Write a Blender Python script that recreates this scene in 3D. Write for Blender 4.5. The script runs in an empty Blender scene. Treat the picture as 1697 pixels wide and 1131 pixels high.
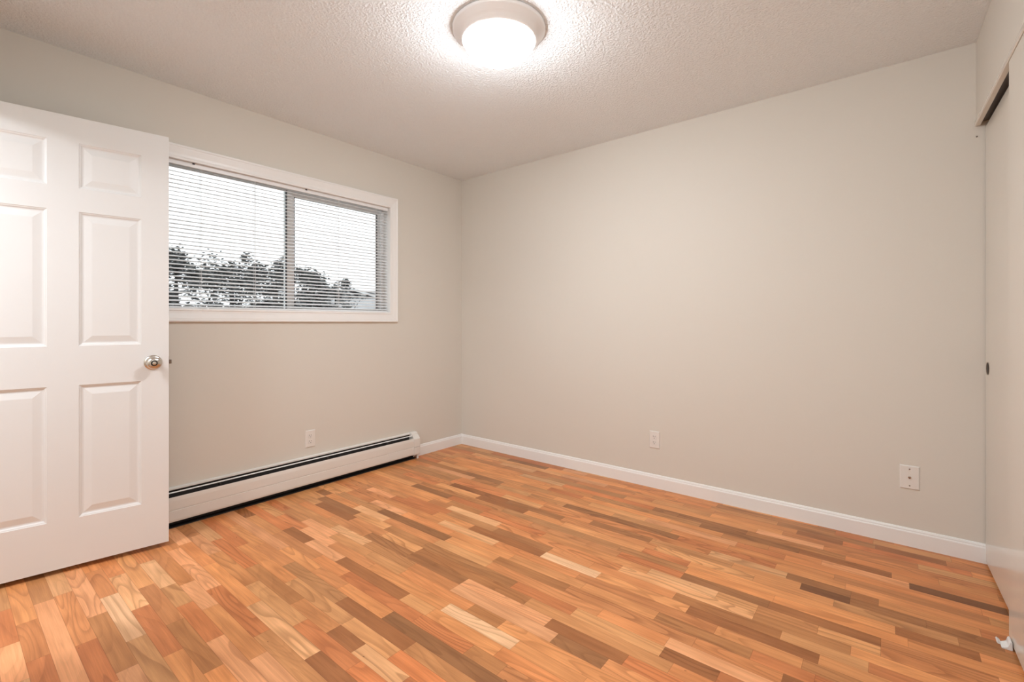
import bpy, bmesh, math, random
from mathutils import Vector, Matrix
random.seed(7)
C = bpy.context.scene.collection
SC = bpy.context.scene

# ---------------------------------------------------------------- camera
EYE = 1.122
FPX = 773.0
YAW = math.atan2(623.5, 773.0)
cam = bpy.data.cameras.new('camera'); camo = bpy.data.objects.new('camera', cam); C.objects.link(camo)
cam.sensor_fit = 'HORIZONTAL'; cam.sensor_width = 36.0
cam.lens = 36.0 * FPX / 1697.0
cam.shift_y = -30.5 / 1697.0
cam.clip_start = 0.02; cam.clip_end = 300
camo.location = (0, 0, EYE); camo.rotation_euler = (math.pi/2, 0, YAW)
SC.camera = camo

# ---------------------------------------------------------------- world / exposure
world = bpy.data.worlds.new('overcast_sky'); SC.world = world; world.use_nodes = True
bg = world.node_tree.nodes['Background']
bg.inputs[0].default_value = (0.93, 0.97, 1.0, 1); bg.inputs[1].default_value = 0.24
SC.view_settings.view_transform = 'Standard'; SC.view_settings.look = 'None'
SC.view_settings.gamma = 1.0; SC.view_settings.use_curve_mapping = False
SC.view_settings.exposure = 2.72
LAMP_STRENGTH = 17.0
FILL_LEVEL = 1.0

# ---------------------------------------------------------------- helpers
def tag(o, label=None, cat=None, group=None, kind=None):
    if label: o['label'] = label
    if cat: o['category'] = cat
    if group: o['group'] = group
    if kind: o['kind'] = kind
    return o

def empty(name, loc=(0,0,0), rz=0.0):
    o = bpy.data.objects.new(name, None); C.objects.link(o)
    o.location = loc; o.rotation_euler = (0, 0, rz); o.empty_display_size = 0.1
    return o

def obj(name, bm, mat, parent=None, smooth=False, loc=None):
    me = bpy.data.meshes.new(name)
    bmesh.ops.recalc_face_normals(bm, faces=bm.faces[:])
    bm.to_mesh(me); bm.free()
    if smooth:
        for p in me.polygons: p.use_smooth = True
        try: me.set_sharp_from_angle(angle=math.radians(35))
        except Exception: pass
    o = bpy.data.objects.new(name, me); C.objects.link(o)
    if mat: me.materials.append(mat)
    if parent: o.parent = parent
    if loc: o.location = loc
    return o

def box(bm, x0, x1, y0, y1, z0, z1, bev=0.0):
    vs = [bm.verts.new((x, y, z)) for x in (x0, x1) for y in (y0, y1) for z in (z0, z1)]
    f = [(0,1,3,2),(4,6,7,5),(0,4,5,1),(2,3,7,6),(0,2,6,4),(1,5,7,3)]
    fs = [bm.faces.new([vs[i] for i in q]) for q in f]
    if bev > 0:
        es = list({e for q in fs for e in q.edges})
        bmesh.ops.bevel(bm, geom=es, offset=bev, segments=2, profile=0.5, affect='EDGES')
    return bm

def boxes(*bs, bev=0.0):
    bm = bmesh.new()
    for b in bs: box(bm, *b, bev=bev)
    return bm

def prism(bm, prof, a0, a1, axis='y', m0=(0,0), m1=(0,0)):
    """profile of (d, z) pairs extruded along an axis; m0/m1 = mitre slope applied with d at each end"""
    r0, r1 = [], []
    for d, z in prof:
        s0 = a0 + m0[0]*d + m0[1]*z; s1 = a1 + m1[0]*d + m1[1]*z
        if axis == 'y': r0.append(bm.verts.new((d, s0, z))); r1.append(bm.verts.new((d, s1, z)))
        else: r0.append(bm.verts.new((s0, d, z))); r1.append(bm.verts.new((s1, d, z)))
    n = len(prof)
    for i in range(n):
        j = (i+1) % n
        bm.faces.new((r0[i], r0[j], r1[j], r1[i]))
    bm.faces.new(r0); bm.faces.new(r1[::-1])
    return bm

def lathe(bm, prof, seg=48, axis='z', org=(0,0,0), sgn=1):
    """prof: list of (r, h)"""
    rings = []
    for r, h in prof:
        if r < 1e-6:
            p = (0, 0, h*sgn)
            rings.append([p])
        else:
            rings.append([(r*math.cos(2*math.pi*k/seg), r*math.sin(2*math.pi*k/seg), h*sgn) for k in range(seg)])
    def conv(p):
        x, y, z = p
        if axis == 'x': x, y, z = z, x, y
        if axis == 'y': x, y, z = x, z, y
        return bm.verts.new((x+org[0], y+org[1], z+org[2]))
    vr = [[conv(p) for p in ring] for ring in rings]
    for a, b in zip(vr[:-1], vr[1:]):
        if len(a) == 1 and len(b) == 1: continue
        for k in range(seg):
            k2 = (k+1) % seg
            if len(a) == 1: bm.faces.new((a[0], b[k], b[k2]))
            elif len(b) == 1: bm.faces.new((a[k], b[0], a[k2]))
            else: bm.faces.new((a[k], b[k], b[k2], a[k2]))
    return bm

# ---------------------------------------------------------------- materials
def srgb(r, g, b):
    f = lambda c: (c/255/12.92) if c/255 <= 0.04045 else ((c/255+0.055)/1.055)**2.4
    return (f(r), f(g), f(b), 1)

def mat(name, col, rough=0.5, metal=0.0, spec=0.5, bump=None, coat=0.0, emis=None, var=0.0, aniso=0.0):
    m = bpy.data.materials.new(name); m.use_nodes = True
    nt = m.node_tree; b = nt.nodes['Principled BSDF']
    b.inputs['Base Color'].default_value = col
    b.inputs['Roughness'].default_value = rough
    b.inputs['Metallic'].default_value = metal
    b.inputs['Specular IOR Level'].default_value = spec
    b.inputs['Coat Weight'].default_value = coat
    b.inputs['Coat Roughness'].default_value = 0.1
    tc = nt.nodes.new('ShaderNodeTexCoord')
    if aniso: b.inputs['Anisotropic'].default_value = aniso
    if emis:
        b.inputs['Emission Color'].default_value = emis[0]; b.inputs['Emission Strength'].default_value = emis[1]
    if var > 0:
        n = nt.nodes.new('ShaderNodeTexNoise'); n.inputs['Scale'].default_value = 3.0; n.inputs['Detail'].default_value = 3
        nt.links.new(tc.outputs['Object'], n.inputs['Vector'])
        r = nt.nodes.new('ShaderNodeMapRange'); r.inputs[3].default_value = 1-var; r.inputs[4].default_value = 1+var
        nt.links.new(n.outputs['Fac'], r.inputs[0])
        mx = nt.nodes.new('ShaderNodeVectorMath'); mx.operation = 'SCALE'
        mx.inputs[0].default_value = col[:3]; nt.links.new(r.outputs[0], mx.inputs['Scale'])
        nt.links.new(mx.outputs[0], b.inputs['Base Color'])
    if bump:
        sc, st, dist = bump[:3]
        n = nt.nodes.new('ShaderNodeTexNoise'); n.inputs['Scale'].default_value = sc
        n.inputs['Detail'].default_value = 3; n.inputs['Roughness'].default_value = 0.55
        nt.links.new(tc.outputs['Object'], n.inputs['Vector'])
        bp = nt.nodes.new('ShaderNodeBump'); bp.inputs['Strength'].default_value = st; bp.inputs['Distance'].default_value = dist
        nt.links.new(n.outputs['Fac'], bp.inputs['Height']); nt.links.new(bp.outputs[0], b.inputs['Normal'])
    return m

M = {}
M['wall'] = mat('greige_wall_paint', (0.74, 0.70, 0.63, 1), 0.62, spec=0.3, bump=(220, 0.12, 0.002))
M['trim'] = mat('white_trim_paint', (0.91, 0.90, 0.88, 1), 0.35, bump=(60, 0.04, 0.001))
M['door'] = mat('white_door_paint', (0.805, 0.80, 0.79, 1), 0.34, bump=(90, 0.05, 0.001))
M['closet'] = mat('closet_door_paint', (0.78, 0.735, 0.66, 1), 0.16, bump=(5, 0.05, 0.004))
M['heater'] = mat('heater_enamel', (0.80, 0.77, 0.72, 1), 0.33)
M['plate'] = mat('outlet_plastic', (0.82, 0.79, 0.745, 1), 0.3)
M['slot'] = mat('dark_slot', (0.02, 0.018, 0.016, 1), 0.6)
M['metal'] = mat('satin_nickel', (0.62, 0.58, 0.53, 1), 0.22, metal=1.0, aniso=0.6)
M['bronze'] = mat('dull_latch_metal', (0.22, 0.18, 0.15, 1), 0.35, metal=1.0)
M['brass'] = mat('aged_brass', (0.16, 0.11, 0.07, 1), 0.3, metal=1.0)
M['steel'] = mat('galvanised_track', (0.20, 0.18, 0.17, 1), 0.45, metal=0.6)
M['fin'] = mat('heater_dark_inside', (0.03, 0.026, 0.024, 1), 0.6)
M['slat'] = mat('blind_slat_enamel', (0.88, 0.885, 0.89, 1), 0.35)
M['vinyl'] = mat('window_vinyl', (0.94, 0.94, 0.94, 1), 0.35)
M['gasket'] = mat('window_gasket', (0.03, 0.03, 0.03, 1), 0.5)
M['cord'] = mat('blind_cord', (0.82, 0.82, 0.82, 1), 0.7)
M['lamp_pan'] = mat('lamp_pan_enamel', (0.88, 0.87, 0.86, 1), 0.3)
M['lamp_glass'] = mat('lit_opal_glass', (0.9, 0.9, 0.88, 1), 0.3, emis=((0.95, 1.0, 1.05, 1), LAMP_STRENGTH))
def bowl_glow():
    # the bulbs sit low in the bowl, its rim glows much more faintly
    m = M['lamp_glass']; nt = m.node_tree; b = nt.nodes['Principled BSDF']
    tc = nt.nodes.new('ShaderNodeTexCoord'); sp = nt.nodes.new('ShaderNodeSeparateXYZ'); nt.links.new(tc.outputs['Object'], sp.inputs[0])
    r = nt.nodes.new('ShaderNodeMapRange'); r.inputs[1].default_value = -0.125; r.inputs[2].default_value = -0.060
    r.inputs[3].default_value = LAMP_STRENGTH; r.inputs[4].default_value = LAMP_STRENGTH*0.25
    nt.links.new(sp.outputs[2], r.inputs[0]); nt.links.new(r.outputs[0], b.inputs['Emission Strength'])
bowl_glow()
M['plastic'] = mat('guide_plastic', (0.85, 0.83, 0.81, 1), 0.3)
M['roof_dark'] = mat('dark_shingles', (0.07, 0.07, 0.072, 1), 0.9, bump=(40, 0.5, 0.02), var=0.3)
M['roof_grey'] = mat('grey_shingles', (0.42, 0.42, 0.43, 1), 0.9, bump=(40, 0.5, 0.02), var=0.2)
M['siding'] = mat('pale_siding', (0.50, 0.51, 0.52, 1), 0.8, var=0.08)
M['fascia'] = mat('white_fascia', (0.8, 0.8, 0.8, 1), 0.7)
M['lawn'] = mat('winter_lawn', (0.10, 0.11, 0.09, 1), 0.95, bump=(30, 0.5, 0.05), var=0.3)
M['leaf'] = mat('dark_leaf', (0.09, 0.093, 0.09, 1), 0.6, var=0.4)
M['leaf2'] = mat('grey_leaf', (0.34, 0.345, 0.34, 1), 0.6, var=0.4)
M['bark'] = mat('bark', (0.06, 0.055, 0.05, 1), 0.9)
M['house_glass'] = mat('house_window_glass', (0.03, 0.035, 0.04, 1), 0.1)

def ceiling_mat():
    m = bpy.data.materials.new('textured_ceiling'); m.use_nodes = True
    nt = m.node_tree; b = nt.nodes['Principled BSDF']
    b.inputs['Base Color'].default_value = (0.935, 0.975, 0.99, 1); b.inputs['Roughness'].default_value = 0.85
    b.inputs['Specular IOR Level'].default_value = 0.2
    tc = nt.nodes.new('ShaderNodeTexCoord')
    n = nt.nodes.new('ShaderNodeTexNoise'); n.inputs['Scale'].default_value = 95; n.inputs['Detail'].default_value = 4
    n.inputs['Distortion'].default_value = 0.4
    n2 = nt.nodes.new('ShaderNodeTexVoronoi'); n2.inputs['Scale'].default_value = 70
    nt.links.new(tc.outputs['Object'], n.inputs['Vector']); nt.links.new(tc.outputs['Object'], n2.inputs['Vector'])
    r = nt.nodes.new('ShaderNodeMapRange'); r.inputs[1].default_value = 0.42; r.inputs[2].default_value = 0.66
    nt.links.new(n.outputs['Fac'], r.inputs[0])
    a = nt.nodes.new('ShaderNodeMath'); a.operation = 'MULTIPLY_ADD'
    nt.links.new(n2.outputs['Distance'], a.inputs[0]); a.inputs[1].default_value = -0.5
    nt.links.new(r.outputs[0], a.inputs[2])
    bp = nt.nodes.new('ShaderNodeBump'); bp.inputs['Strength'].default_value = 0.55; bp.inputs['Distance'].default_value = 0.006
    nt.links.new(a.outputs[0], bp.inputs['Height']); nt.links.new(bp.outputs[0], b.inputs['Normal'])
    return m
M['ceiling'] = ceiling_mat()

def glass_mat():
    m = bpy.data.materials.new('clear_window_glass'); m.use_nodes = True
    nt = m.node_tree; nt.nodes.remove(nt.nodes['Principled BSDF'])
    out = nt.nodes['Material Output']
    t = nt.nodes.new('ShaderNodeBsdfTransparent'); t.inputs[0].default_value = (0.97, 0.98, 0.98, 1)
    g = nt.nodes.new('ShaderNodeBsdfGlossy'); g.inputs['Roughness'].default_value = 0.02
    fr = nt.nodes.new('ShaderNodeFresnel'); fr.inputs[0].default_value = 1.2
    mx = nt.nodes.new('ShaderNodeMixShader')
    nt.links.new(fr.outputs[0], mx.inputs[0]); nt.links.new(t.outputs[0], mx.inputs[1]); nt.links.new(g.outputs[0], mx.inputs[2])
    nt.links.new(mx.outputs[0], out.inputs[0])
    return m
M['glass'] = glass_mat()

def floor_mat():
    m = bpy.data.materials.new('oak_strip_floor'); m.use_nodes = True
    nt = m.node_tree; N = nt.nodes; Lk = nt.links.new; b = N['Principled BSDF']
    at = N.new('ShaderNodeAttribute'); at.attribute_name = 'tone'
    uv = N.new('ShaderNodeUVMap'); uv.uv_map = 'grain'
    ue = N.new('ShaderNodeUVMap'); ue.uv_map = 'edge'
    rn = N.new('ShaderNodeAttribute'); rn.attribute_name = 'rnd'
    pl = N.new('ShaderNodeAttribute'); pl.attribute_name = 'plen'
    sr = N.new('ShaderNodeSeparateColor'); Lk(rn.outputs['Color'], sr.inputs[0])
    def mapn(sx, sy):
        v = N.new('ShaderNodeMapping'); v.inputs['Scale'].default_value = (sx, sy, 1); Lk(uv.outputs[0], v.inputs[0]); return v
    def mth(op, a, bb, c=None):
        x = N.new('ShaderNodeMath'); x.operation = op
        for i, q in enumerate((a, bb, c)):
            if q is None: continue
            if isinstance(q, (int, float)): x.inputs[i].default_value = q
            else: Lk(q, x.inputs[i])
        return x.outputs[0]
    # slow warping shared by all grain
    w1 = N.new('ShaderNodeTexNoise'); w1.inputs['Scale'].default_value = 1; w1.inputs['Detail'].default_value = 0.6
    Lk(mapn(1.6, 11).outputs[0], w1.inputs['Vector'])
    # cathedral rings: contour bands of a stretched noise
    rings = mth('FRACT', mth('MULTIPLY', w1.outputs['Fac'], mth('MULTIPLY_ADD', sr.outputs[0], 10.0, 5.0)), 0)
    rr = N.new('ShaderNodeMapRange'); rr.interpolation_type = 'SMOOTHSTEP'
    Lk(rings, rr.inputs[0]); rr.inputs[1].default_value = 0.45; rr.inputs[2].default_value = 0.95
    rr2 = N.new('ShaderNodeMapRange'); rr2.interpolation_type = 'SMOOTHSTEP'
    Lk(rings, rr2.inputs[0]); rr2.inputs[1].default_value = 1.0; rr2.inputs[2].default_value = 0.93
    ringv = mth('MULTIPLY', rr.outputs[0], rr2.outputs[0])
    # fine straight fibres
    f1 = N.new('ShaderNodeTexNoise'); f1.inputs['Scale'].default_value = 1; f1.inputs['Detail'].default_value = 3
    Lk(mapn(9, 330).outputs[0], f1.inputs['Vector'])
    f2 = N.new('ShaderNodeTexNoise'); f2.inputs['Scale'].default_value = 1; f2.inputs['Detail'].default_value = 2
    Lk(mapn(3.0, 70).outputs[0], f2.inputs['Vector'])
    f4 = N.new('ShaderNodeTexNoise'); f4.inputs['Scale'].default_value = 1; f4.inputs['Detail'].default_value = 1
    Lk(mapn(4.5, 9).outputs[0], f4.inputs['Vector'])
    # broad streaks and mineral patches
    f3 = N.new('ShaderNodeTexNoise'); f3.inputs['Scale'].default_value = 1; f3.inputs['Detail'].default_value = 2
    Lk(mapn(2.6, 22).outputs[0], f3.inputs['Vector'])
    st = N.new('ShaderNodeMapRange'); st.interpolation_type = 'SMOOTHSTEP'; Lk(f3.outputs['Fac'], st.inputs[0])
    st.inputs[1].default_value = 0.66; st.inputs[2].default_value = 0.80
    # knots
    kn = N.new('ShaderNodeTexNoise'); kn.inputs['Scale'].default_value = 1; kn.inputs['Detail'].default_value = 2
    Lk(mapn(22, 60).outputs[0], kn.inputs['Vector'])
    ks = N.new('ShaderNodeMapRange'); ks.interpolation_type = 'SMOOTHSTEP'; Lk(kn.outputs['Fac'], ks.inputs[0])
    ks.inputs[1].default_value = 0.755; ks.inputs[2].default_value = 0.80
    # brightness product
    a = mth('MULTIPLY_ADD', f1.outputs['Fac'], 0.30, 0.85)
    a = mth('MULTIPLY', a, mth('MULTIPLY_ADD', f2.outputs['Fac'], 0.50, 0.75))
    a = mth('MULTIPLY', a, mth('MULTIPLY_ADD', f4.outputs['Fac'], 0.50, 0.75))
    ramp = mth('MULTIPLY_ADD', mth('MULTIPLY', ringv, mth('MULTIPLY_ADD', sr.outputs[1], 0.26, 0.03)), -1.0, 1.0)
    a = mth('MULTIPLY', a, ramp)
    a = mth('MULTIPLY', a, mth('MULTIPLY_ADD', mth('MULTIPLY', st.outputs[0], sr.outputs[2]), -0.50, 1.0))
    a = mth('MULTIPLY', a, mth('MULTIPLY_ADD', ks.outputs[0], -0.6, 1.0))
    # seams between strips (real gaps filled with dark finish)
    se = N.new('ShaderNodeSeparateXYZ'); Lk(ue.outputs[0], se.inputs[0])
    dv = mth('MINIMUM', se.outputs[1], mth('SUBTRACT', PW, se.outputs[1]))
    du = mth('MINIMUM', se.outputs[0], mth('SUBTRACT', pl.outputs['Fac'], se.outputs[0]))
    dd = mth('MINIMUM', dv, du)
    sm = N.new('ShaderNodeMapRange'); sm.interpolation_type = 'SMOOTHSTEP'; Lk(dd, sm.inputs[0])
    sm.inputs[1].default_value = 0.0; sm.inputs[2].default_value = 0.0011; sm.inputs[3].default_value = 0.62; sm.inputs[4].default_value = 1.0
    a = mth('MULTIPLY', a, sm.outputs[0])
    # darker grain is also redder
    g = N.new('ShaderNodeCombineColor')
    Lk(a, g.inputs[0]); Lk(mth('POWER', a, 1.25), g.inputs[1]); Lk(mth('POWER', a, 1.5), g.inputs[2])
    mx = N.new('ShaderNodeMix'); mx.data_type = 'RGBA'; mx.blend_type = 'MULTIPLY'; mx.inputs[0].default_value = 1.0
    Lk(at.outputs['Color'], mx.inputs[6]); Lk(g.outputs[0], mx.inputs[7])
    Lk(mx.outputs[2], b.inputs['Base Color'])
    b.inputs['Roughness'].default_value = 0.40; b.inputs['Specular IOR Level'].default_value = 0.4
    bp = N.new('ShaderNodeBump'); bp.inputs['Strength'].default_value = 0.15; bp.inputs['Distance'].default_value = 0.0015
    Lk(mth('MULTIPLY_ADD', f1.outputs['Fac'], 0.3, sm.outputs[0]), bp.inputs['Height']); Lk(bp.outputs[0], b.inputs['Normal'])
    return m
PW = 0.05827
M['floor'] = floor_mat()

# ================================================================ THE SETTING
WX = -3.087     # window wall
BY = 3.079      # back wall
CX = 0.321      # closet wall
FY = -0.02      # door wall (hinge side)
NY = -1.00      # rear of the passage behind the photographer
CH = 2.440      # ceiling height
TH = 0.15
ANG = math.radians(0.9)     # the closet wall is slightly out of square

def struct(name, bm, m, label, cat, parent=None, smooth=False):
    o = obj(name, bm, m, parent, smooth)
    if parent is None: tag(o, label, cat, kind='structure')
    return o

# ---- floor: one mesh, every strip a quad with its own tone
CUST = "1,-2.66,-2.29,L;0,-2.48,-2.08,W;1,-2.27,-1.89,R;-3,-2.64,-1.92,P;-1,-2.35,-1.92,D;-4,-2.51,-2.21,O;-5,-2.68,-2.38,R;0,-2.79,-2.49,O;-1,-2.87,-2.36,P;-2,-2.19,-1.88,R;5,-2.49,-2.22,P;4,-2.35,-2.08,P;5,-2.21,-1.76,R;7,-2.13,-1.71,L2;6,-1.97,-1.51,L;6,-1.51,-1.29,B;3,-1.86,-1.46,P;2,-2.08,-1.70,D;4,-2.07,-1.65,O2;9,-2.02,-1.58,L2;8,-2.28,-1.85,D;5,-1.76,-1.36,D3;7,-1.71,-1.36,R;20,-2.52,-2.22,L;16,-2.37,-2.06,L;14,-2.48,-2.19,P;13,-2.31,-2.02,P;18,-2.75,-2.38,B;13,-2.01,-1.54,B;17,-1.80,-1.43,D2;19,-2.13,-1.82,D;20,-1.80,-1.44,L2;22,-2.52,-2.21,P;26,-2.08,-1.68,L;23,-1.96,-1.55,L;22,-1.81,-1.40,O2;20,-2.96,-2.84,D2;13,-1.54,-1.38,L2;8,-1.41,-1.18,L;9,-1.58,-1.30,L2;10,-1.72,-1.29,B;8,-1.58,-1.42,B;14,-1.36,-1.01,W;12,-1.39,-1.12,R;12,-1.12,-0.97,D;16,-1.71,-1.43,O;15,-1.28,-1.12,D;24,-1.30,-1.00,W;32,-1.94,-1.64,L2;31,-1.86,-1.45,D2;30,-1.67,-1.41,O2;35,-2.10,-1.66,O2;38,-1.85,-1.48,O2;32,-1.30,-0.95,D2;19,-0.95,-0.60,L2;18,-1.13,-0.55,D3;17,-0.99,-0.68,B;14,-1.00,-0.74,O2;19,-0.60,-0.42,B;22,-1.01,-0.69,O2;38,-0.81,-0.34,D2;42,-0.80,-0.38,O2;42,-0.38,-0.18,B;39,-1.10,-0.95,D2;30,-0.94,-0.72,R;28,-0.71,-0.37,D2;28,-0.37,-0.02,B;27,-0.84,-0.55,L;27,-0.55,-0.40,L2;31,-0.46,-0.17,O2;24,-0.61,-0.18,B;32,-0.29,-0.12,K;32,-0.12,0.11,D2;37,0.07,0.36,K;30,0.02,0.24,B;33,-0.03,0.26,O2;32,0.11,0.31,D2;44,-0.22,-0.06,R;43,-0.05,0.21,B;39,0.17,0.35,O2;22,-0.36,-0.18,R;26,-0.40,-0.10,D;25,-0.30,-0.05,L2;27,-0.20,-0.02,L2;33,-0.35,-0.12,D2;21,-0.53,-0.26,O;23,-0.49,-0.22,O2;14,-1.00,-1.00,O"
TONE = {'L':(226,172,118),'W':(228,186,140),'L2':(214,155,98),'P':(230,164,112),'O':(202,132,78),'O2':(211,142,84),
        'R':(197,119,68),'D':(176,118,68),'D2':(146,96,55),'D3':(190,132,80),'B':(146,90,48),'K':(102,62,34)}
TMEAN = (196, 136, 84)
X0, X1 = WX-0.02, CX+0.75
custom = {}
for t in CUST.split(';'):
    r, a, b2, c = t.split(','); custom.setdefault(int(r), []).append((float(a), float(b2), c))
Y00 = 0.4232
rows = range(int(math.floor((NY-0.3-Y00)/PW)), int(math.ceil((BY+0.02-Y00)/PW)))
verts, faces, cols, rnds, plen, uvg, uve = [], [], [], [], [], [], []
def add_plank(x0, x1, y0, tone, jit=1.0):
    n = len(verts)
    verts.extend([(x0,y0,0),(x1,y0,0),(x1,y0+PW,0),(x0,y0+PW,0)]); faces.append((n,n+1,n+2,n+3))
    c = [TMEAN[i] + (v-TMEAN[i])*0.80 for i, v in enumerate(TONE[tone])]; c = (c[0]*1.06, c[1]*1.05, c[2]*1.08)
    k = 1 + random.uniform(-0.07, 0.07)*jit; hr = random.uniform(-0.02, 0.02)*jit
    cc = srgb(min(255,c[0]*k), min(255,c[1]*k*(1+hr)), min(255,c[2]*k*(1+2*hr)))
    cols.append(cc); rnds.append((random.random(), random.random()**1.3, random.random(), 1)); plen.append(x1-x0)
    gx, gy = random.uniform(0, 200), random.uniform(0, 200)
    uvg.append([(gx,gy),(gx+x1-x0,gy),(gx+x1-x0,gy+PW),(gx,gy+PW)])
    uve.append([(0,0),(x1-x0,0),(x1-x0,PW),(0,PW)])
BASE = ['O']*26+['O2']*24+['D3']*14+['L2']*10+['R']*10+['D']*8+['P']*5+['D2']*4+['B']*3+['L']*2
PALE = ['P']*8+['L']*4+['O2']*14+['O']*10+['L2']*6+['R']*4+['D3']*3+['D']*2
for r in rows:
    y0 = Y00 + r*PW
    iv = []
    last = X0
    for a, b2, c in sorted(custom.get(r, [])):
        a = max(a, last); b2 = min(b2, X1)
        if b2 - a < 0.06: continue
        if a - last < 0.07: a = last
        iv.append((a, b2, c)); last = b2
    pos = X0; seq = []
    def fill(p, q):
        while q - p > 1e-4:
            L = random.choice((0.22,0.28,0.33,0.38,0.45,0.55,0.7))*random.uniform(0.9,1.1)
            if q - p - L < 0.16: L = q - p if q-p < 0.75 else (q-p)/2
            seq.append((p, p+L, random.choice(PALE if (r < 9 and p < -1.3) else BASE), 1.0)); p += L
    for a, b2, c in iv:
        if a > pos: fill(pos, a)
        seq.append((a, b2, c, 0.35)); pos = b2
    fill(pos, X1)
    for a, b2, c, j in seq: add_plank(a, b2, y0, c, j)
me = bpy.data.meshes.new('floor'); me.from_pydata(verts, [], faces); me.materials.append(M['floor'])
ca = me.color_attributes.new('tone', 'FLOAT_COLOR', 'CORNER'); cr = me.color_attributes.new('rnd', 'FLOAT_COLOR', 'CORNER')
pa = me.attributes.new('plen', 'FLOAT', 'FACE')
me.uv_layers.new(name='grain'); me.uv_layers.new(name='edge')
ca = me.color_attributes['tone']; cr = me.color_attributes['rnd']; pa = me.attributes['plen']
u1 = me.uv_layers['grain']; u2 = me.uv_layers['edge']
for i, p in enumerate(me.polygons):
    pa.data[i].value = plen[i]
    for k, li in enumerate(p.loop_indices):
        ca.data[li].color = cols[i]; cr.data[li].color = rnds[i]
        u1.data[li].uv = uvg[i][k]; u2.data[li].uv = uve[i][k]
fl = bpy.data.objects.new('floor', me); C.objects.link(fl)
tag(fl, 'orange oak strip floor of short varied boards', 'floor', kind='structure')
struct('floor_slab', boxes((X0-0.1, X1+0.2, NY-0.4, BY+TH, -0.12, -0.004)), M['siding'], 'slab under the wooden floor', 'floor')

struct('ceiling', boxes((X0-0.1, X1+0.2, NY-0.4, BY+TH, CH, CH+0.12)), M['ceiling'], 'white textured ceiling around the round lamp', 'ceiling')

# ---- window wall with its opening
WY0, WY1, WZ0, WZ1 = 0.70, 2.279, 1.198, 2.040
struct('wall_left', boxes((WX-TH, WX, NY-0.3, WY0, 0, CH), (WX-TH, WX, WY1, BY+TH, 0, CH),
                          (WX-TH, WX, WY0, WY1, 0, WZ0), (WX-TH, WX, WY0, WY1, WZ1, CH)), M['wall'],
       'greige wall holding the wide window', 'wall')
struct('wall_back', boxes((WX, X1+0.1, BY, BY+TH, 0, CH)), M['wall'], 'long bare greige wall right of the corner', 'wall')

# ---- closet wall, header and closet box
def cw(x, y):      # point given relative to the out-of-square closet wall
    dx, dy = x-CX, y-BY
    return (CX + dx*math.cos(ANG) - dy*math.sin(ANG), BY + dx*math.sin(ANG) + dy*math.cos(ANG))
cl_root_rot = ANG
HZ = 2.068          # underside of the header
CY0 = 1.18          # near end of the closet opening
def closet_frame(o):
    o.location = (CX, BY, 0); o.rotation_euler = (0, 0, ANG); return o
bm = boxes((0, 0.115, CY0-BY, 0.03, HZ, CH-0.001), (0, 0.115, NY-BY-0.25, CY0-BY, 0.001, CH-0.001))
closet_frame(struct('wall_right', bm, M['wall'], 'narrow beige wall above the closet doors', 'wall'))
struct('wall_closet', boxes((X1-0.08, X1, CY0-0.1, BY, 0.001, CH-0.001), (CX+0.14, X1-0.08, CY0-0.1, CY0, 0.001, CH-0.001)), M['wall'],
       'inside wall of the closet', 'wall')

# ---- door wall with doorway, passage behind the photographer
DW0, DW1, DH = -2.955, -2.175, 2.065
struct('wall_front', boxes((WX, DW0, FY-0.115, FY, 0, CH), (DW1, -0.95, FY-0.115, FY, 0, CH), (DW0, DW1, FY-0.115, FY, DH, CH),
                           (-1.065, -0.95, NY, FY-0.115, 0, CH)), M['wall'], 'greige wall with the room doorway', 'wall')
struct('wall_passage', boxes((WX, CX+0.1, NY-0.1, NY, 0, CH)), M['wall'], 'end wall of the passage behind the camera', 'wall')
cas = bmesh.new()
for a, b2 in ((DW0-0.055, DW0+0.006), (DW1-0.006, DW1+0.06)): box(cas, a, b2, FY, FY+0.014, 0, DH+0.06, 0.002)
box(cas, DW0, DW1, FY, FY+0.014, DH, DH+0.06, 0.002)
box(cas, DW0-0.001, DW0+0.014, FY-0.115, FY, 0, DH); box(cas, DW1-0.014, DW1+0.001, FY-0.115, FY, 0, DH); box(cas, DW0, DW1, FY-0.115, FY, DH-0.014, DH)
struct('trim_1', cas, M['trim'], 'white casing of the room doorway', 'trim')

# ---- baseboards
BBP = [(0, 0.0), (0.0135, 0.0), (0.0135, 0.070), (0.012, 0.074), (0.0095, 0.076), (0.009, 0.082), (0.006, 0.088), (0.002, 0.090), (0, 0.090)]
bm = bmesh.new(); prism(bm, [(WX+d, z) for d, z in BBP], 2.540, BY-0.0)
struct('baseboard_left', bm, M['trim'], 'short white baseboard between heater and corner', 'baseboard')
bm = bmesh.new(); prism(bm, [(BY-d, z) for d, z in BBP], WX+0.002, CX+0.62, 'x')
struct('baseboard_back', bm, M['trim'], 'long white baseboard under the bare wall', 'baseboard')
bm = bmesh.new(); prism(bm, [(WX+d, z) for d, z in BBP], FY+0.0, 0.12)
struct('baseboard_front', bm, M['trim'], 'white baseboard behind the open door', 'baseboard')
bm = bmesh.new(); prism(bm, [(FY+d, z) for d, z in BBP], DW1+0.06, -0.95, 'x')
struct('baseboard_near', bm, M['trim'], 'white baseboard of the doorway wall', 'baseboard')

# ================================================================ WINDOW
win = empty('window_1', (WX, 0, 0)); tag(win, 'wide white sliding window with closed glass behind mini blinds', 'window', kind='structure')
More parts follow.
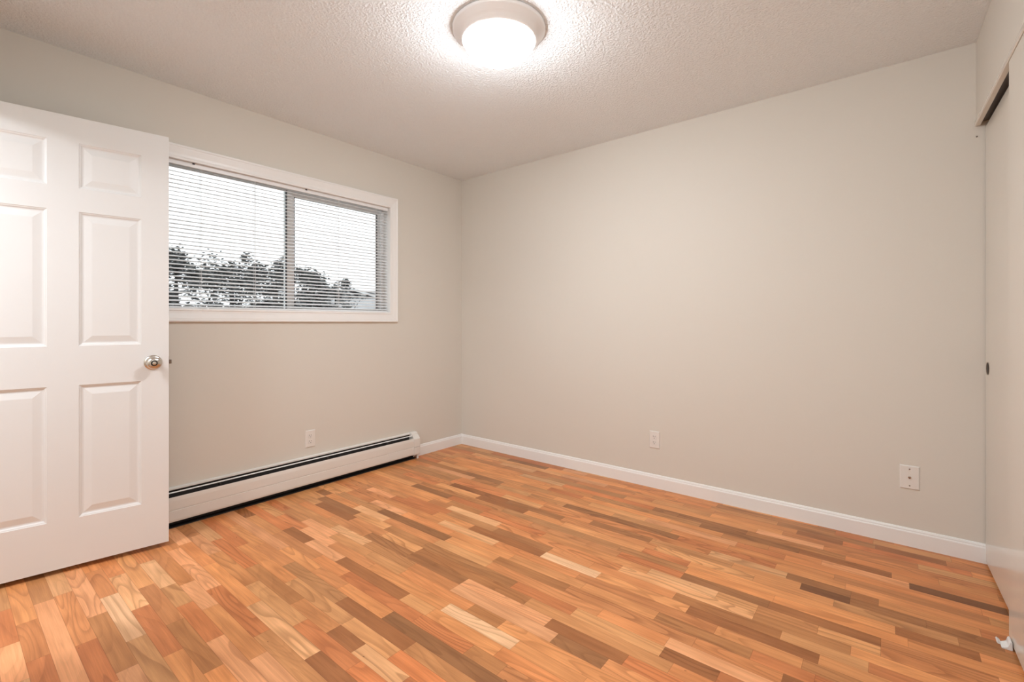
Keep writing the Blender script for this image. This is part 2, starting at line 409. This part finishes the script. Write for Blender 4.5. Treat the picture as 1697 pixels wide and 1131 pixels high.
# casing: mitred moulded boards on the wall face
bm = bmesh.new()
def frame_ring(bm, prof):
    """prof: list of (offset outward from the opening, thickness off the wall)"""
    rings = []
    for off, t in prof:
        y0, y1, z0, z1 = WY0-off, WY1+off, WZ0-off*1.06, WZ1+off*1.12
        rings.append([bm.verts.new((t, y, z)) for y, z in ((y0,z0),(y1,z0),(y1,z1),(y0,z1))])
    for a, b2 in zip(rings[:-1], rings[1:]):
        for k in range(4):
            k2 = (k+1) % 4
            bm.faces.new((a[k], b2[k], b2[k2], a[k2]))
frame_ring(bm, [(-0.004, -0.001), (-0.004, 0.012), (0.006, 0.0135), (0.010, 0.0105), (0.022, 0.0115), (0.048, 0.0165), (0.054, 0.0165), (0.058, 0.019), (0.064, 0.019), (0.067, 0.017), (0.067, -0.001)])
obj('window_casing', bm, M['trim'], win)
# jamb lining
bm = boxes((-TH, -0.001, WY0-0.001, WY0+0.004, WZ0, WZ1), (-TH, -0.001, WY1-0.004, WY1+0.001, WZ0, WZ1),
           (-TH, -0.001, WY0, WY1, WZ1-0.004, WZ1+0.001), (-TH, -0.001, WY0, WY1, WZ0-0.001, WZ0+0.004))
obj('window_jamb', bm, M['trim'], win)
GX = -0.105      # glass plane of the sliding sash
# outer vinyl frame
bm = boxes((-0.145, -0.078, WY0+0.004, WY0+0.034, WZ0+0.004, WZ1-0.004), (-0.145, -0.078, WY1-0.026, WY1-0.004, WZ0+0.004, WZ1-0.004),
           (-0.145, -0.078, WY0+0.034, WY1-0.026, WZ0+0.004, WZ0+0.013), (-0.145, -0.078, WY0+0.034, WY1-0.026, WZ1-0.014, WZ1-0.004), bev=0.0015)
obj('window_frame', bm, M['vinyl'], win)
def sash(y0, y1, z0, z1, x0, x1, sl, sr, st, sb):
    s = obj('sash', boxes((x0, x1, y0, y0+sl, z0, z1), (x0, x1, y1-sr, y1, z0, z1), (x0, x1, y0+sl, y1-sr, z0, z0+sb), (x0, x1, y0+sl, y1-sr, z1-st, z1), bev=0.0012), M['vinyl'], win)
    xm = (x0+x1)/2
    g = boxes((x0+0.004, x1+0.0006, y0+sl, y0+sl+0.0045, z0+sb, z1-st), (x0+0.004, x1+0.0006, y1-sr-0.0045, y1-sr, z0+sb, z1-st))
    obj('gasket', g, M['gasket'], s)
    obj('pane', boxes((xm-0.002, xm+0.002, y0+sl+0.0005, y1-sr-0.0005, z0+sb+0.0005, z1-st-0.0005)), M['glass'], s)
sash(WY0+0.034, 1.535, WZ0+0.0135, WZ1-0.0145, -0.110, -0.088, 0.03, 0.030, 0.007, 0.004)
sash(1.505, WY1-0.0265, WZ0+0.0135, WZ1-0.0145, -0.138, -0.1165, 0.062, 0.010, 0.034, 0.022)

# ================================================================ BLINDS
bl = empty('window_blind', (WX-0.026, 0, 0))
tag(bl, 'white horizontal mini blind with open slats hanging inside the window', 'blind')
BY0, BY1 = WY0+0.010, WY1-0.010
bm = bmesh.new(); prism(bm, [(-0.013, WZ1-0.028), (-0.012, WZ1-0.0295), (0.012, WZ1-0.0295), (0.013, WZ1-0.028), (0.013, WZ1-0.005), (0.0115, WZ1-0.004), (-0.0115, WZ1-0.004), (-0.013, WZ1-0.005)], BY0, BY1)
hr_ = obj('headrail', bm, M['slat'], bl)
ZB, ZT, NS = WZ0+0.028, WZ1-0.046, 35
SP = (ZT-ZB)/(NS-1)
def slat_mesh(dt):
    bm = bmesh.new(); W = 0.0125; n = 6; up = []; 
    for k in range(n+1):
        t = -1 + 2*k/n; x = t*W; z = 0.0024*(1-t*t)
        up.append((x, z))
    th = math.radians(23.5+dt)       # outer edge lifted
    prof = [(x, z) for x, z in up] + [(x, z-0.0004) for x, z in reversed(up)]
    prof = [(x*math.cos(th)+z*math.sin(th), -x*math.sin(th)+z*math.cos(th)) for x, z in prof]
    prism(bm, prof, BY0+0.002, BY1-0.002)
    me = bpy.data.meshes.new('slat'); bmesh.ops.recalc_face_normals(bm, faces=bm.faces[:]); bm.to_mesh(me); bm.free(); me.materials.append(M['slat']); return me
smeshes = [slat_mesh(d) for d in (-2.5, -1, 0, 1.2, 3)]
for k in range(NS):
    o = bpy.data.objects.new('slat', random.choice(smeshes)); C.objects.link(o); o.parent = bl; o.location = (0, 0, ZB+SP*k)
bm = bmesh.new(); prism(bm, [(-0.012, WZ0+0.008), (-0.010, WZ0+0.005), (0.010, WZ0+0.005), (0.012, WZ0+0.008), (0.012, WZ0+0.014), (0.008, WZ0+0.017), (-0.008, WZ0+0.017), (-0.012, WZ0+0.014)], BY0+0.002, BY1-0.002)
obj('bottom_rail', bm, M['slat'], bl)
for yc in (0.775, 0.975, 1.27, 1.845, 2.16):
    bm = boxes((0.0125, 0.0132, yc-0.0008, yc+0.0008, WZ0+0.016, WZ1-0.029), (-0.0132, -0.0125, yc-0.0008, yc+0.0008, WZ0+0.016, WZ1-0.029),
               (-0.0006, 0.0006, yc+0.003, yc+0.0042, WZ0+0.016, WZ1-0.029))
    obj('ladder_cord', bm, M['cord'], bl)
    obj('cord_button', boxes((-0.004, 0.0125, yc-0.006, yc+0.006, WZ0+0.0035, WZ0+0.0052)), M['plate'], bl)
for yc in (0.935, 1.60):
    obj('cord_lock', boxes((0.0132, 0.0165, yc-0.006, yc+0.006, WZ1-0.012, WZ1-0.005)), M['gasket'], bl)

# ================================================================ OPEN SIX-PANEL DOOR
DLW, DZ0, DZ1, DT = 0.767, 0.023, 2.054, 0.035
door = empty('door_1', (-2.932, -0.016, 0), math.atan2(0.988, 0.153))
tag(door, 'white six-panel door standing open in front of the window wall', 'door', kind='structure')
def panel_door():
    bm = bmesh.new()
    xs = [0, 0.1085, 0.3325, 0.4355, 0.659, DLW]
    zs = [DZ0, 0.2366, 0.8375, 1.016, 1.626, 1.732, 1.937, DZ1]
    panels = {(1,1),(3,1),(1,3),(3,3),(1,5),(3,5)}
    for side in (0, 1):
        Y = 0.0 if side == 0 else DT; s = 1 if side == 0 else -1
        grid = {}
        for i, x in enumerate(xs):
            for j, z in enumerate(zs): grid[i, j] = bm.verts.new((x, Y, z))
        for i in range(5):
            for j in range(7):
                q = [grid[i,j], grid[i+1,j], grid[i+1,j+1], grid[i,j+1]]
                if (i, j) not in panels: bm.faces.new(q); continue
                prev = q; x0, x1, z0, z1 = xs[i], xs[i+1], zs[j], zs[j+1]
                for ins, dep in ((0.002, 0.0025), (0.006, 0.0038), (0.011, 0.0085), (0.016, 0.0092), (0.0185, 0.0088), (0.044, 0.0026), (0.046, 0.0024)):
                    cur = [bm.verts.new((x, Y+s*dep, z)) for x, z in ((x0+ins,z0+ins),(x1-ins,z0+ins),(x1-ins,z1-ins),(x0+ins,z1-ins))]
                    for k in range(4): bm.faces.new((prev[k], prev[(k+1)%4], cur[(k+1)%4], cur[k]))
                    prev = cur
                bm.faces.new(prev)
        if side == 0: g0 = grid
        else: g1 = grid
    for i in range(5):
        bm.faces.new((g0[i,0], g0[i+1,0], g1[i+1,0], g1[i,0])); bm.faces.new((g0[i,7], g0[i+1,7], g1[i+1,7], g1[i,7]))
    for j in range(7):
        bm.faces.new((g0[0,j], g0[0,j+1], g1[0,j+1], g1[0,j])); bm.faces.new((g0[5,j], g0[5,j+1], g1[5,j+1], g1[5,j]))
    return bm
leaf = obj('door_leaf', panel_door(), M['door'], door)
KX, KZ = DLW-0.063, 0.925
for s, y in ((-1, 0.0), (1, DT)):
    k = obj('door_knob', lathe(bmesh.new(), [(0.0365,0),(0.0365,0.002),(0.034,0.005),(0.026,0.009),(0.0135,0.011),(0.0115,0.022),(0.0125,0.030),(0.020,0.034),(0.0272,0.040),(0.0295,0.046),(0.0285,0.051),(0.024,0.0555),(0.0165,0.0590),(0.0135,0.0598)], 56, 'y', (KX, y, KZ), s), M['metal'], door, True)
    obj('knob_ring', lathe(bmesh.new(), [(0.0136,0.0596),(0.0125,0.0602),(0.0095,0.0585),(0.0090,0.0582)], 40, 'y', (KX, y, KZ), s), M['slot'], k, True)
    obj('lock_button', lathe(bmesh.new(), [(0.0088,0.057),(0.0088,0.0615),(0.0080,0.0632),(0.004,0.0640),(0,0.0642)], 32, 'y', (KX, y, KZ), s), M['metal'], k, True)
bm = boxes((DLW-0.0005, DLW+0.0012, DT/2-0.0125, DT/2+0.0125, KZ-0.028, KZ+0.028), bev=0.0004)
lp = obj('latch_plate', bm, M['bronze'], door)
bm = boxes((DLW+0.001, DLW+0.0125, DT/2-0.008, DT/2+0.008, KZ-0.010, KZ+0.010), bev=0.0015)
obj('latch_bolt', bm, M['bronze'], lp)
for z in (0.25, 1.05, 1.85):
    bm = lathe(bmesh.new(), [(0,-0.045),(0.006,-0.045),(0.006,0.045),(0,0.045)], 16, 'z', (-0.004, -0.005, z)); box(bm, -0.0022, -0.0002, 0.0, 0.03, z-0.045, z+0.045)
    obj('hinge', bm, M['metal'], door)

# ================================================================ CLOSET SLIDING DOORS, TRACK
def closet_door(name, y0, y1, x0, x1, rot, label, top):
    # origin at the far edge on the floor; local -y runs towards the room's near end
    d = empty(name, (x0, y1, 0), rot)
    tag(d, label, 'door', kind='structure')
    bm = boxes((0, x1-x0, -(y1-y0), 0, 0.012, top), bev=0.0015)
    obj('door_slab', bm, M['closet'], d)
    return d
far = closet_door('door_2', 2.15, BY-0.006, 0.3525, 0.374, math.radians(1.15), 'glossy beige sliding closet door farther away, beside the bare wall', 2.036)
near = closet_door('door_3', 1.20, 2.384, 0.3315, 0.350, math.radians(1.0), 'glossy beige sliding closet door nearest the camera', 2.044)
def pull(parent, yl, z):
    bm = lathe(bmesh.new(), [(0.029,-0.0002),(0.030,-0.0012),(0.028,-0.0018),(0.0262,-0.0006),(0.0262,0.0004)], 40, 'x', (0, yl, z), 1)
    k = obj('finger_pull', bm, M['brass'], parent, True)
    bm = lathe(bmesh.new(), [(0.0262,-0.0004),(0,-0.0003)], 40, 'x', (0, yl, z), 1)
    obj('pull_cup', bm, M['slot'], k)
pull(far, -0.055, 0.912)
pull(near, -1.12, 0.912)
# fascia and twin track under the header
tr = empty('trim_2', (CX, BY, 0), ANG); tag(tr, 'painted fascia and dark metal track above the closet doors', 'trim', kind='structure')
LY = CY0-BY+0.02
bm = bmesh.new(); prism(bm, [(-0.005, HZ-0.019), (-0.002, HZ-0.0225), (0.014, HZ-0.0225), (0.014, HZ-0.0015), (-0.003, HZ-0.0015), (-0.005, HZ-0.004)], LY, -0.003)
obj('fascia', bm, M['closet'], tr)
bm = boxes((0.0145, 0.105, LY, -0.003, HZ-0.004, HZ-0.0005), (0.074, 0.076, LY, -0.003, HZ-0.040, HZ-0.004), (0.100, 0.105, LY, -0.003, HZ-0.03, HZ-0.004))
obj('track', bm, M['steel'], tr)

# floor guide
gd = empty('door_guide', (0.3185, 2.333, 0)); tag(gd, 'small white plastic guide clip on the floor at the near closet door', 'door guide')
bm = bmesh.new()
prism(bm, [(-0.014,0.0),(-0.0145,0.003),(-0.003,0.006),(0.002,0.010),(0.004,0.024),(0.008,0.029),(0.0115,0.027),(0.0125,0.0)], -0.024, 0.020)
bmesh.ops.bevel(bm, geom=bm.edges[:], offset=0.0012, segments=2, affect='EDGES')
gb = obj('guide_body', bm, M['plastic'], gd)
bm = bmesh.new(); prism(bm, [(-0.021,0.0),(-0.024,0.006),(-0.021,0.011),(-0.017,0.006),(-0.012,0.004),(-0.012,0.0)], 0.000, 0.030)
bmesh.ops.bevel(bm, geom=bm.edges[:], offset=0.0012, segments=2, affect='EDGES')
obj('guide_lip', bm, M['plastic'], gd)
nl = obj('nail', lathe(bmesh.new(), [(0,0.0035),(0.003,0.003),(0.0036,0.0015),(0.003,0)], 16, 'y', (CX+0.003, BY, 1.997), -1), M['bronze'], None, True)
tag(nl, 'tiny nail head in the bare wall just below the closet fascia', 'nail')

# ================================================================ BASEBOARD HEATER
ht = empty('baseboard_heater', (WX, 0.10, 0)); tag(ht, 'long low cream baseboard heater on the floor under the window', 'heater')
HL = 2.405       # length in local y to the end cap
bm = bmesh.new(); prism(bm, [(0.0,0.012),(0.003,0.012),(0.003,0.203),(0.020,0.2065),(0.020,0.199),(0.018,0.199),(0.018,0.205),(0.0,0.211)], 0, HL)
obj('back_panel', bm, M['heater'], ht)
bm = bmesh.new()
prism(bm, [(0.0585,0.160),(0.060,0.1705),(0.0635,0.1720),(0.0655,0.165),(0.0675,0.150),(0.0675,0.1035),(0.0648,0.1015),(0.0648,0.0995),(0.0675,0.0975),(0.0675,0.048),(0.065,0.038),(0.058,0.035),(0.058,0.038),(0.0615,0.041),(0.0635,0.050),(0.0635,0.150),(0.062,0.162)], 0, HL)
obj('front_cover', bm, M['heater'], ht)
bm = bmesh.new(); prism(bm, [(0.034,0.1905),(0.041,0.1875),(0.0412,0.1890),(0.034,0.1925)], 0.01, HL-0.03)
obj('damper_blade', bm, M['trim'], ht)
bm = boxes((0.004, 0.058, 0.01, HL, 0.125, 0.1275), (0.0035, 0.0045, 0.005, HL, 0.0, 0.1985), (0.004, 0.052, 0.005, HL, 0.001, 0.004), (0.004, 0.006, 0.005, HL, 0.0, 0.2))
obj('inner_shade', bm, M['fin'], ht)  # near-black plates put the shade under and inside the heater into colour
bm = bmesh.new()
for k in range(150):
    y = 0.05 + k*0.0152; box(bm, 0.010, 0.052, y, y+0.0006, 0.055, 0.115)
lathe(bm, [(0,0.02),(0.010,0.02),(0.010,HL-0.02),(0,HL-0.02)], 16, 'y', (0.031, 0, 0.085))
obj('heating_element', bm, M['fin'], ht)
for y in (0.95, 1.62, 2.12):
    obj('damper_bracket', boxes((0.040, 0.060, y-0.004, y+0.004, 0.165, 0.186)), M['fin'], ht)
bm = bmesh.new()
prism(bm, [(0.0,0.020),(0.0,0.214),(0.026,0.2135),(0.034,0.208),(0.040,0.196),(0.062,0.174),(0.0695,0.165),(0.0705,0.150),(0.0705,0.044),(0.067,0.034),(0.060,0.030)], HL-0.038, HL+0.024)
bmesh.ops.bevel(bm, geom=bm.edges[:], offset=0.0015, segments=2, affect='EDGES')
ec = obj('end_cap', bm, M['heater'], ht)
obj('cap_seam', boxes((0.0700, 0.0709, HL-0.037, HL+0.023, 0.0985, 0.1000)), M['steel'], ec)
obj('foot', boxes((0.052, 0.064, HL+0.000, HL+0.014, 0.0, 0.0305), bev=0.001), M['heater'], ht)
obj('foot', boxes((0.052, 0.064, 0.002, 0.016, 0.0, 0.034), bev=0.001), M['heater'], ht)

# ================================================================ OUTLETS (built facing -Y, origin at the plate centre on the wall)
def outlet(name, loc, rz, label):
    r = empty(name, loc, rz); tag(r, label, 'outlet', 'duplex power outlets on the greige walls')
    bm = bmesh.new(); W, H = 0.0355, 0.0580
    rings = []
    for ins, d in ((0, 0), (0, 0.0018), (0.0035, 0.0055), (0.0045, 0.0058)):
        rings.append([bm.verts.new((x, -d, z)) for x, z in ((-W+ins,-H+ins),(W-ins,-H+ins),(W-ins,H-ins),(-W+ins,H-ins))])
    for a, b2 in zip(rings[:-1], rings[1:]):
        for k in range(4): bm.faces.new((a[k], a[(k+1)%4], b2[(k+1)%4], b2[k]))
    bm.faces.new(rings[-1])
    obj('cover_plate', bm, M['plate'], r)
    for zc in (0.0195, -0.0195):
        bm = lathe(bmesh.new(), [(0.0172,0.0050),(0.0172,0.0072),(0.0165,0.0078),(0,0.0078)], 36, 'y', (0,0,zc), -1)
        for v in bm.verts: v.co.z = zc + max(-0.0138, min(0.0138, v.co.z-zc))
        f = obj('socket', bm, M['plate'], r)
        bm = boxes((-0.0075, -0.0050, -0.0081, -0.0070, zc-0.0005, zc+0.0085), (0.0050, 0.0072, -0.0081, -0.0070, zc+0.0005, zc+0.0075))
        lathe(bm, [(0.0026,0.0070),(0.0026,0.0081),(0,0.0081)], 14, 'y', (0,0,zc-0.0075), -1)
        obj('slots', bm, M['slot'], f)
    obj('screw', lathe(bmesh.new(), [(0.0032,0.0055),(0.0028,0.0066),(0,0.0070)], 16, 'y', (0,0,0), -1), M['plate'], r)
    return r
outlet('power_outlet', (WX, 1.6215, 0.3265), math.pi/2, 'white duplex outlet on the window wall just above the heater')
outlet('power_outlet', (-1.2365, BY, 0.3255), 0, 'white duplex outlet low on the bare back wall above the baseboard')
cx = empty('coax_plate', (0.0835, BY, 0.3445)); tag(cx, 'white cable jack plate on the bare wall near the closet', 'wall plate')
bm = bmesh.new(); W, H = 0.0385, 0.0590; rings = []
for ins, d in ((0, 0), (0, 0.0018), (0.0035, 0.0055), (0.0045, 0.0058)):
    rings.append([bm.verts.new((x, -d, z)) for x, z in ((-W+ins,-H+ins),(W-ins,-H+ins),(W-ins,H-ins),(-W+ins,H-ins))])
for a, b2 in zip(rings[:-1], rings[1:]):
    for k in range(4): bm.faces.new((a[k], a[(k+1)%4], b2[(k+1)%4], b2[k]))
bm.faces.new(rings[-1]); obj('cover_plate', bm, M['plate'], cx)
j = obj('coax_jack', lathe(bmesh.new(), [(0.0062,0.0055),(0.0062,0.0085),(0.0047,0.0085),(0.0047,0.0150),(0.0030,0.0150),(0.0030,0.0120)], 18, 'y', (0,0,0.0), -1), M['metal'], cx, True)
obj('jack_socket', lathe(bmesh.new(), [(0.0031,0.0130),(0,0.0130)], 14, 'y', (0,0,0), -1), M['slot'], j)
for z in (0.0415, -0.0415):
    obj('screw', lathe(bmesh.new(), [(0.0034,0.0055),(0.0030,0.0066),(0,0.0070)], 16, 'y', (0,0,z), -1), M['bronze'], cx)

# ================================================================ CEILING LAMP
lp = empty('ceiling_lamp', (-1.359, 1.592, CH)); tag(lp, 'round white flush ceiling lamp with lit opal glass bowl', 'lamp')
obj('lamp_pan', lathe(bmesh.new(), [(0.0,-0.0005),(0.203,-0.0005),(0.207,-0.004),(0.207,-0.012),(0.203,-0.018),(0.190,-0.026),(0.187,-0.032),(0.184,-0.034),(0.172,-0.050),(0.167,-0.058),(0.163,-0.060),(0.156,-0.056),(0.150,-0.050),(0.10,-0.040),(0,-0.040)], 96), M['lamp_pan'], lp, True)
prof = [(0.1555,-0.052),(0.1570,-0.058)]
for k in range(1, 15):
    t = k/14*math.pi/2; prof.append((0.1570*math.cos(t)**0.92 if k<14 else 0.0, -0.058-0.088*math.sin(t)**1.1))
obj('glass_bowl', lathe(bmesh.new(), prof, 96), M['lamp_glass'], lp, True)
obj('finial', lathe(bmesh.new(), [(0,-0.1455),(0.007,-0.146),(0.0085,-0.150),(0.006,-0.154),(0.0035,-0.157),(0,-0.158)], 24), M['lamp_pan'], lp, True)

# added fill lights without fixtures, out of view in the passage and hall
for nm, loc_, en, kd in (('passage_fill', (-0.35, -0.62, 2.12), 4.9, 'POINT'), ('hall_fill', (-2.25, -0.62, CH-0.3), 3.6, 'AREA')):
    hall = bpy.data.lights.new(nm, kd); hall.energy = en*FILL_LEVEL; hall.color = (0.95, 1.0, 1.07)
    if kd == 'AREA': hall.shape = 'DISK'; hall.size = 0.35
    else: hall.shadow_soft_size = 0.14
    ho = bpy.data.objects.new(nm, hall); C.objects.link(ho); ho.location = loc_

# ================================================================ OUTSIDE
F = Vector((-math.sin(YAW), math.cos(YAW), 0)); R = Vector((math.cos(YAW), math.sin(YAW), 0))
def spot(px, D, z=0.0):
    p = F*D + R*((px-848.5)/FPX*D); return Vector((p.x, p.y, z))
GZ = -0.6
o = obj('lawn', boxes((-90, WX-TH-0.02, -60, 70, GZ-0.1, GZ)), M['lawn']); tag(o, 'grey lawn outside below the window', 'lawn', kind='structure')

def shrub(name, px, D, top, rad, n, leafmat, label, leafsize=0.05, trunk_r=0.05, low=0.06):
    base = spot(px, D, GZ); r = empty(name, base); tag(r, label, 'tree', 'trees and shrubs outside the window')
    H = top - GZ
    vs, fs = [], []
    clumps = []
    for k in range(80):
        cr_ = rad*random.uniform(0.14, 0.34); cx_ = random.uniform(-1.3, 1.3)*rad
        top_ = (H - cr_*1.2)*(1 - 0.10*abs(cx_)/rad - random.uniform(0, 0.10))
        clumps.append((cx_*math.cos(YAW), random.uniform(-0.6, 0.6)*rad + cx_*math.sin(YAW), top_ if k < 14 else random.uniform(0.08, 1.0)*top_, cr_))
    for _ in range(n):
        c = random.choice(clumps)
        while True:
            d = Vector((random.uniform(-1,1), random.uniform(-1,1), random.uniform(-1,1)))
            if d.length <= 1: break
        p = Vector(c[:3]) + d*c[3]*(1.0 + 0.9*random.random()**3)
        if p.z > H or p.z < 0.02: continue
        q = Matrix.Rotation(random.uniform(0, 6.28), 3, 'Z') @ Matrix.Rotation(random.uniform(0, 3.14), 3, 'X')
        s = leafsize*random.uniform(0.6, 1.4); k = len(vs)
        for a, b2 in ((-1,0),(0,-0.45),(1,0),(0,0.45)): vs.append(p + q @ Vector((a*s, b2*s, 0.1*s if a else 0)))
        fs.append((k, k+1, k+2, k+3))
    me = bpy.data.meshes.new('foliage'); me.from_pydata(vs, [], fs); me.materials.append(leafmat)
    f = bpy.data.objects.new('foliage', me); C.objects.link(f); f.parent = r; f['kind'] = 'stuff'
    bm = lathe(bmesh.new(), [(trunk_r*1.4,0),(trunk_r,0.3*H),(trunk_r*0.6,0.75*H),(0,0.9*H)], 10)
    for c in clumps[:6]:
        a = Vector((0,0,c[2]*0.5)); b2 = Vector(c[:3]); n1 = (b2-a).normalized(); u = n1.orthogonal()*0.012; v = n1.cross(u)
        ring0 = [bm.verts.new(a+u), bm.verts.new(a+v), bm.verts.new(a-u-v)]; ring1 = [bm.verts.new(b2+u*0.3), bm.verts.new(b2+v*0.3), bm.verts.new(b2-(u+v)*0.3)]
        for k in range(3): bm.faces.new((ring0[k], ring0[(k+1)%3], ring1[(k+1)%3], ring1[k]))
    obj('trunk', bm, M['bark'], r)
shrub('leafy_tree', 292, 7.2, 2.36, 0.62, 12000, M['leaf'], 'dark leafy shrub seen at the left end of the blind', 0.032)
shrub('leafy_tree', 385, 9.4, 2.62, 0.66, 12000, M['leaf'], 'dark leafy shrub behind the middle of the left pane', 0.034)
shrub('leafy_tree', 458, 11.6, 2.92, 0.66, 11000, M['leaf'], 'dark leafy tree just left of the window mullion', 0.038)
shrub('leafy_tree', 513, 14.0, 2.86, 0.70, 14000, M['leaf'], 'dense dark tree just right of the window mullion', 0.045)
shrub('bare_tree', 556, 16.3, 2.70, 0.62, 3600, M['leaf2'], 'thin pale tree between the dark tree and the gable roof', 0.05)

def house(name, px, D, half, zr, drop, depth, wall_m, roof_m, label, face=0.0):
    """gabled house, ridge running away from the viewer; origin under the gable peak on the ground"""
    b0 = spot(px, D, GZ); r = empty(name, b0, YAW+face); tag(r, label, 'house')
    ze = zr-drop-GZ; zt = zr-GZ
    bm = bmesh.new(); prof = [(-half*0.92,0),(half*0.92,0),(half*0.92,ze+0.02),(0,zt-0.06),(-half*0.92,ze+0.02)]
    v0 = [bm.verts.new((x,0.3,z)) for x,z in prof]; v1 = [bm.verts.new((x,depth,z)) for x,z in prof]
    bm.faces.new(v0); bm.faces.new(v1[::-1])
    for k in range(5): bm.faces.new((v0[k], v0[(k+1)%5], v1[(k+1)%5], v1[k]))
    w = obj('house_walls', bm, wall_m, r)
    bm = bmesh.new()
    for s in (-1, 1):
        a = [(0,zt-0.05),(s*half,ze-0.05),(s*half,ze+0.05),(0,zt+0.05)]
        p0 = [bm.verts.new((x,0,z)) for x,z in a]; p1 = [bm.verts.new((x,depth+0.2,z)) for x,z in a]
        bm.faces.new(p0); bm.faces.new(p1[::-1])
        for k in range(4): bm.faces.new((p0[k], p0[(k+1)%4], p1[(k+1)%4], p1[k]))
    obj('roof', bm, roof_m, r)
    bm = bmesh.new()
    for s in (-1, 1):
        a = [(0,zt-0.03),(s*half,ze-0.03),(s*half,ze+0.07),(0,zt+0.07)]
        p0 = [bm.verts.new((x,-0.06,z)) for x,z in a]; p1 = [bm.verts.new((x,-0.01,z)) for x,z in a]
        bm.faces.new(p0); bm.faces.new(p1[::-1])
        for k in range(4): bm.faces.new((p0[k], p0[(k+1)%4], p1[(k+1)%4], p1[k]))
    obj('barge_board', bm, M['fascia'], r)
    wd = obj('window', boxes((-0.5, 0.5, 0.24, 0.31, ze*0.35, ze*0.75)), M['house_glass'], r)
    return r
def low_house(name, px, D, half, zr, ze, depth, label, roof_m):
    b0 = spot(px, D, GZ); r = empty(name, b0, YAW); tag(r, label, 'house')
    a, e = zr-GZ, ze-GZ
    obj('house_walls', boxes((-half*0.95, half*0.95, 0.4, depth-0.4, 0, e)), M['siding'], r)
    bm = bmesh.new()
    v = [bm.verts.new(p) for p in ((-half,0,e),(half,0,e),(half,depth/2,a),(-half,depth/2,a),(-half,depth,e),(half,depth,e),(-half,0,e-0.08),(half,0,e-0.08),(-half,depth,e-0.08),(half,depth,e-0.08))]
    for q in ((0,1,2,3),(3,2,5,4),(6,7,1,0),(8,9,5,4),(6,8,9,7),(0,3,4,8,6),(1,2,5,9,7)): bm.faces.new([v[i] for i in q])
    obj('roof', bm, roof_m, r)
    obj('window', boxes((-0.6, 0.6, 0.36, 0.41, e*0.4, e*0.8)), M['house_glass'], r)
    return r
house('gabled_house', 577, 23, 3.2, 2.80, 0.95, 8, M['roof_dark'], M['roof_dark'], 'dark gable-roofed house seen low in the right window pane')
house('gabled_house', 447, 18.6, 1.1, 2.08, 0.42, 3.0, M['roof_dark'], M['roof_dark'], 'small dark gabled roof low in the left window pane')
low_house('low_house', 572, 18.8, 1.45, 2.18, 1.55, 3.4, 'low pale grey roof in front of the gabled house', M['roof_grey'])
low_house('low_house', 660, 42, 9.0, 4.30, 2.6, 9, 'long grey roof far behind at the right edge of the window', M['roof_grey'])
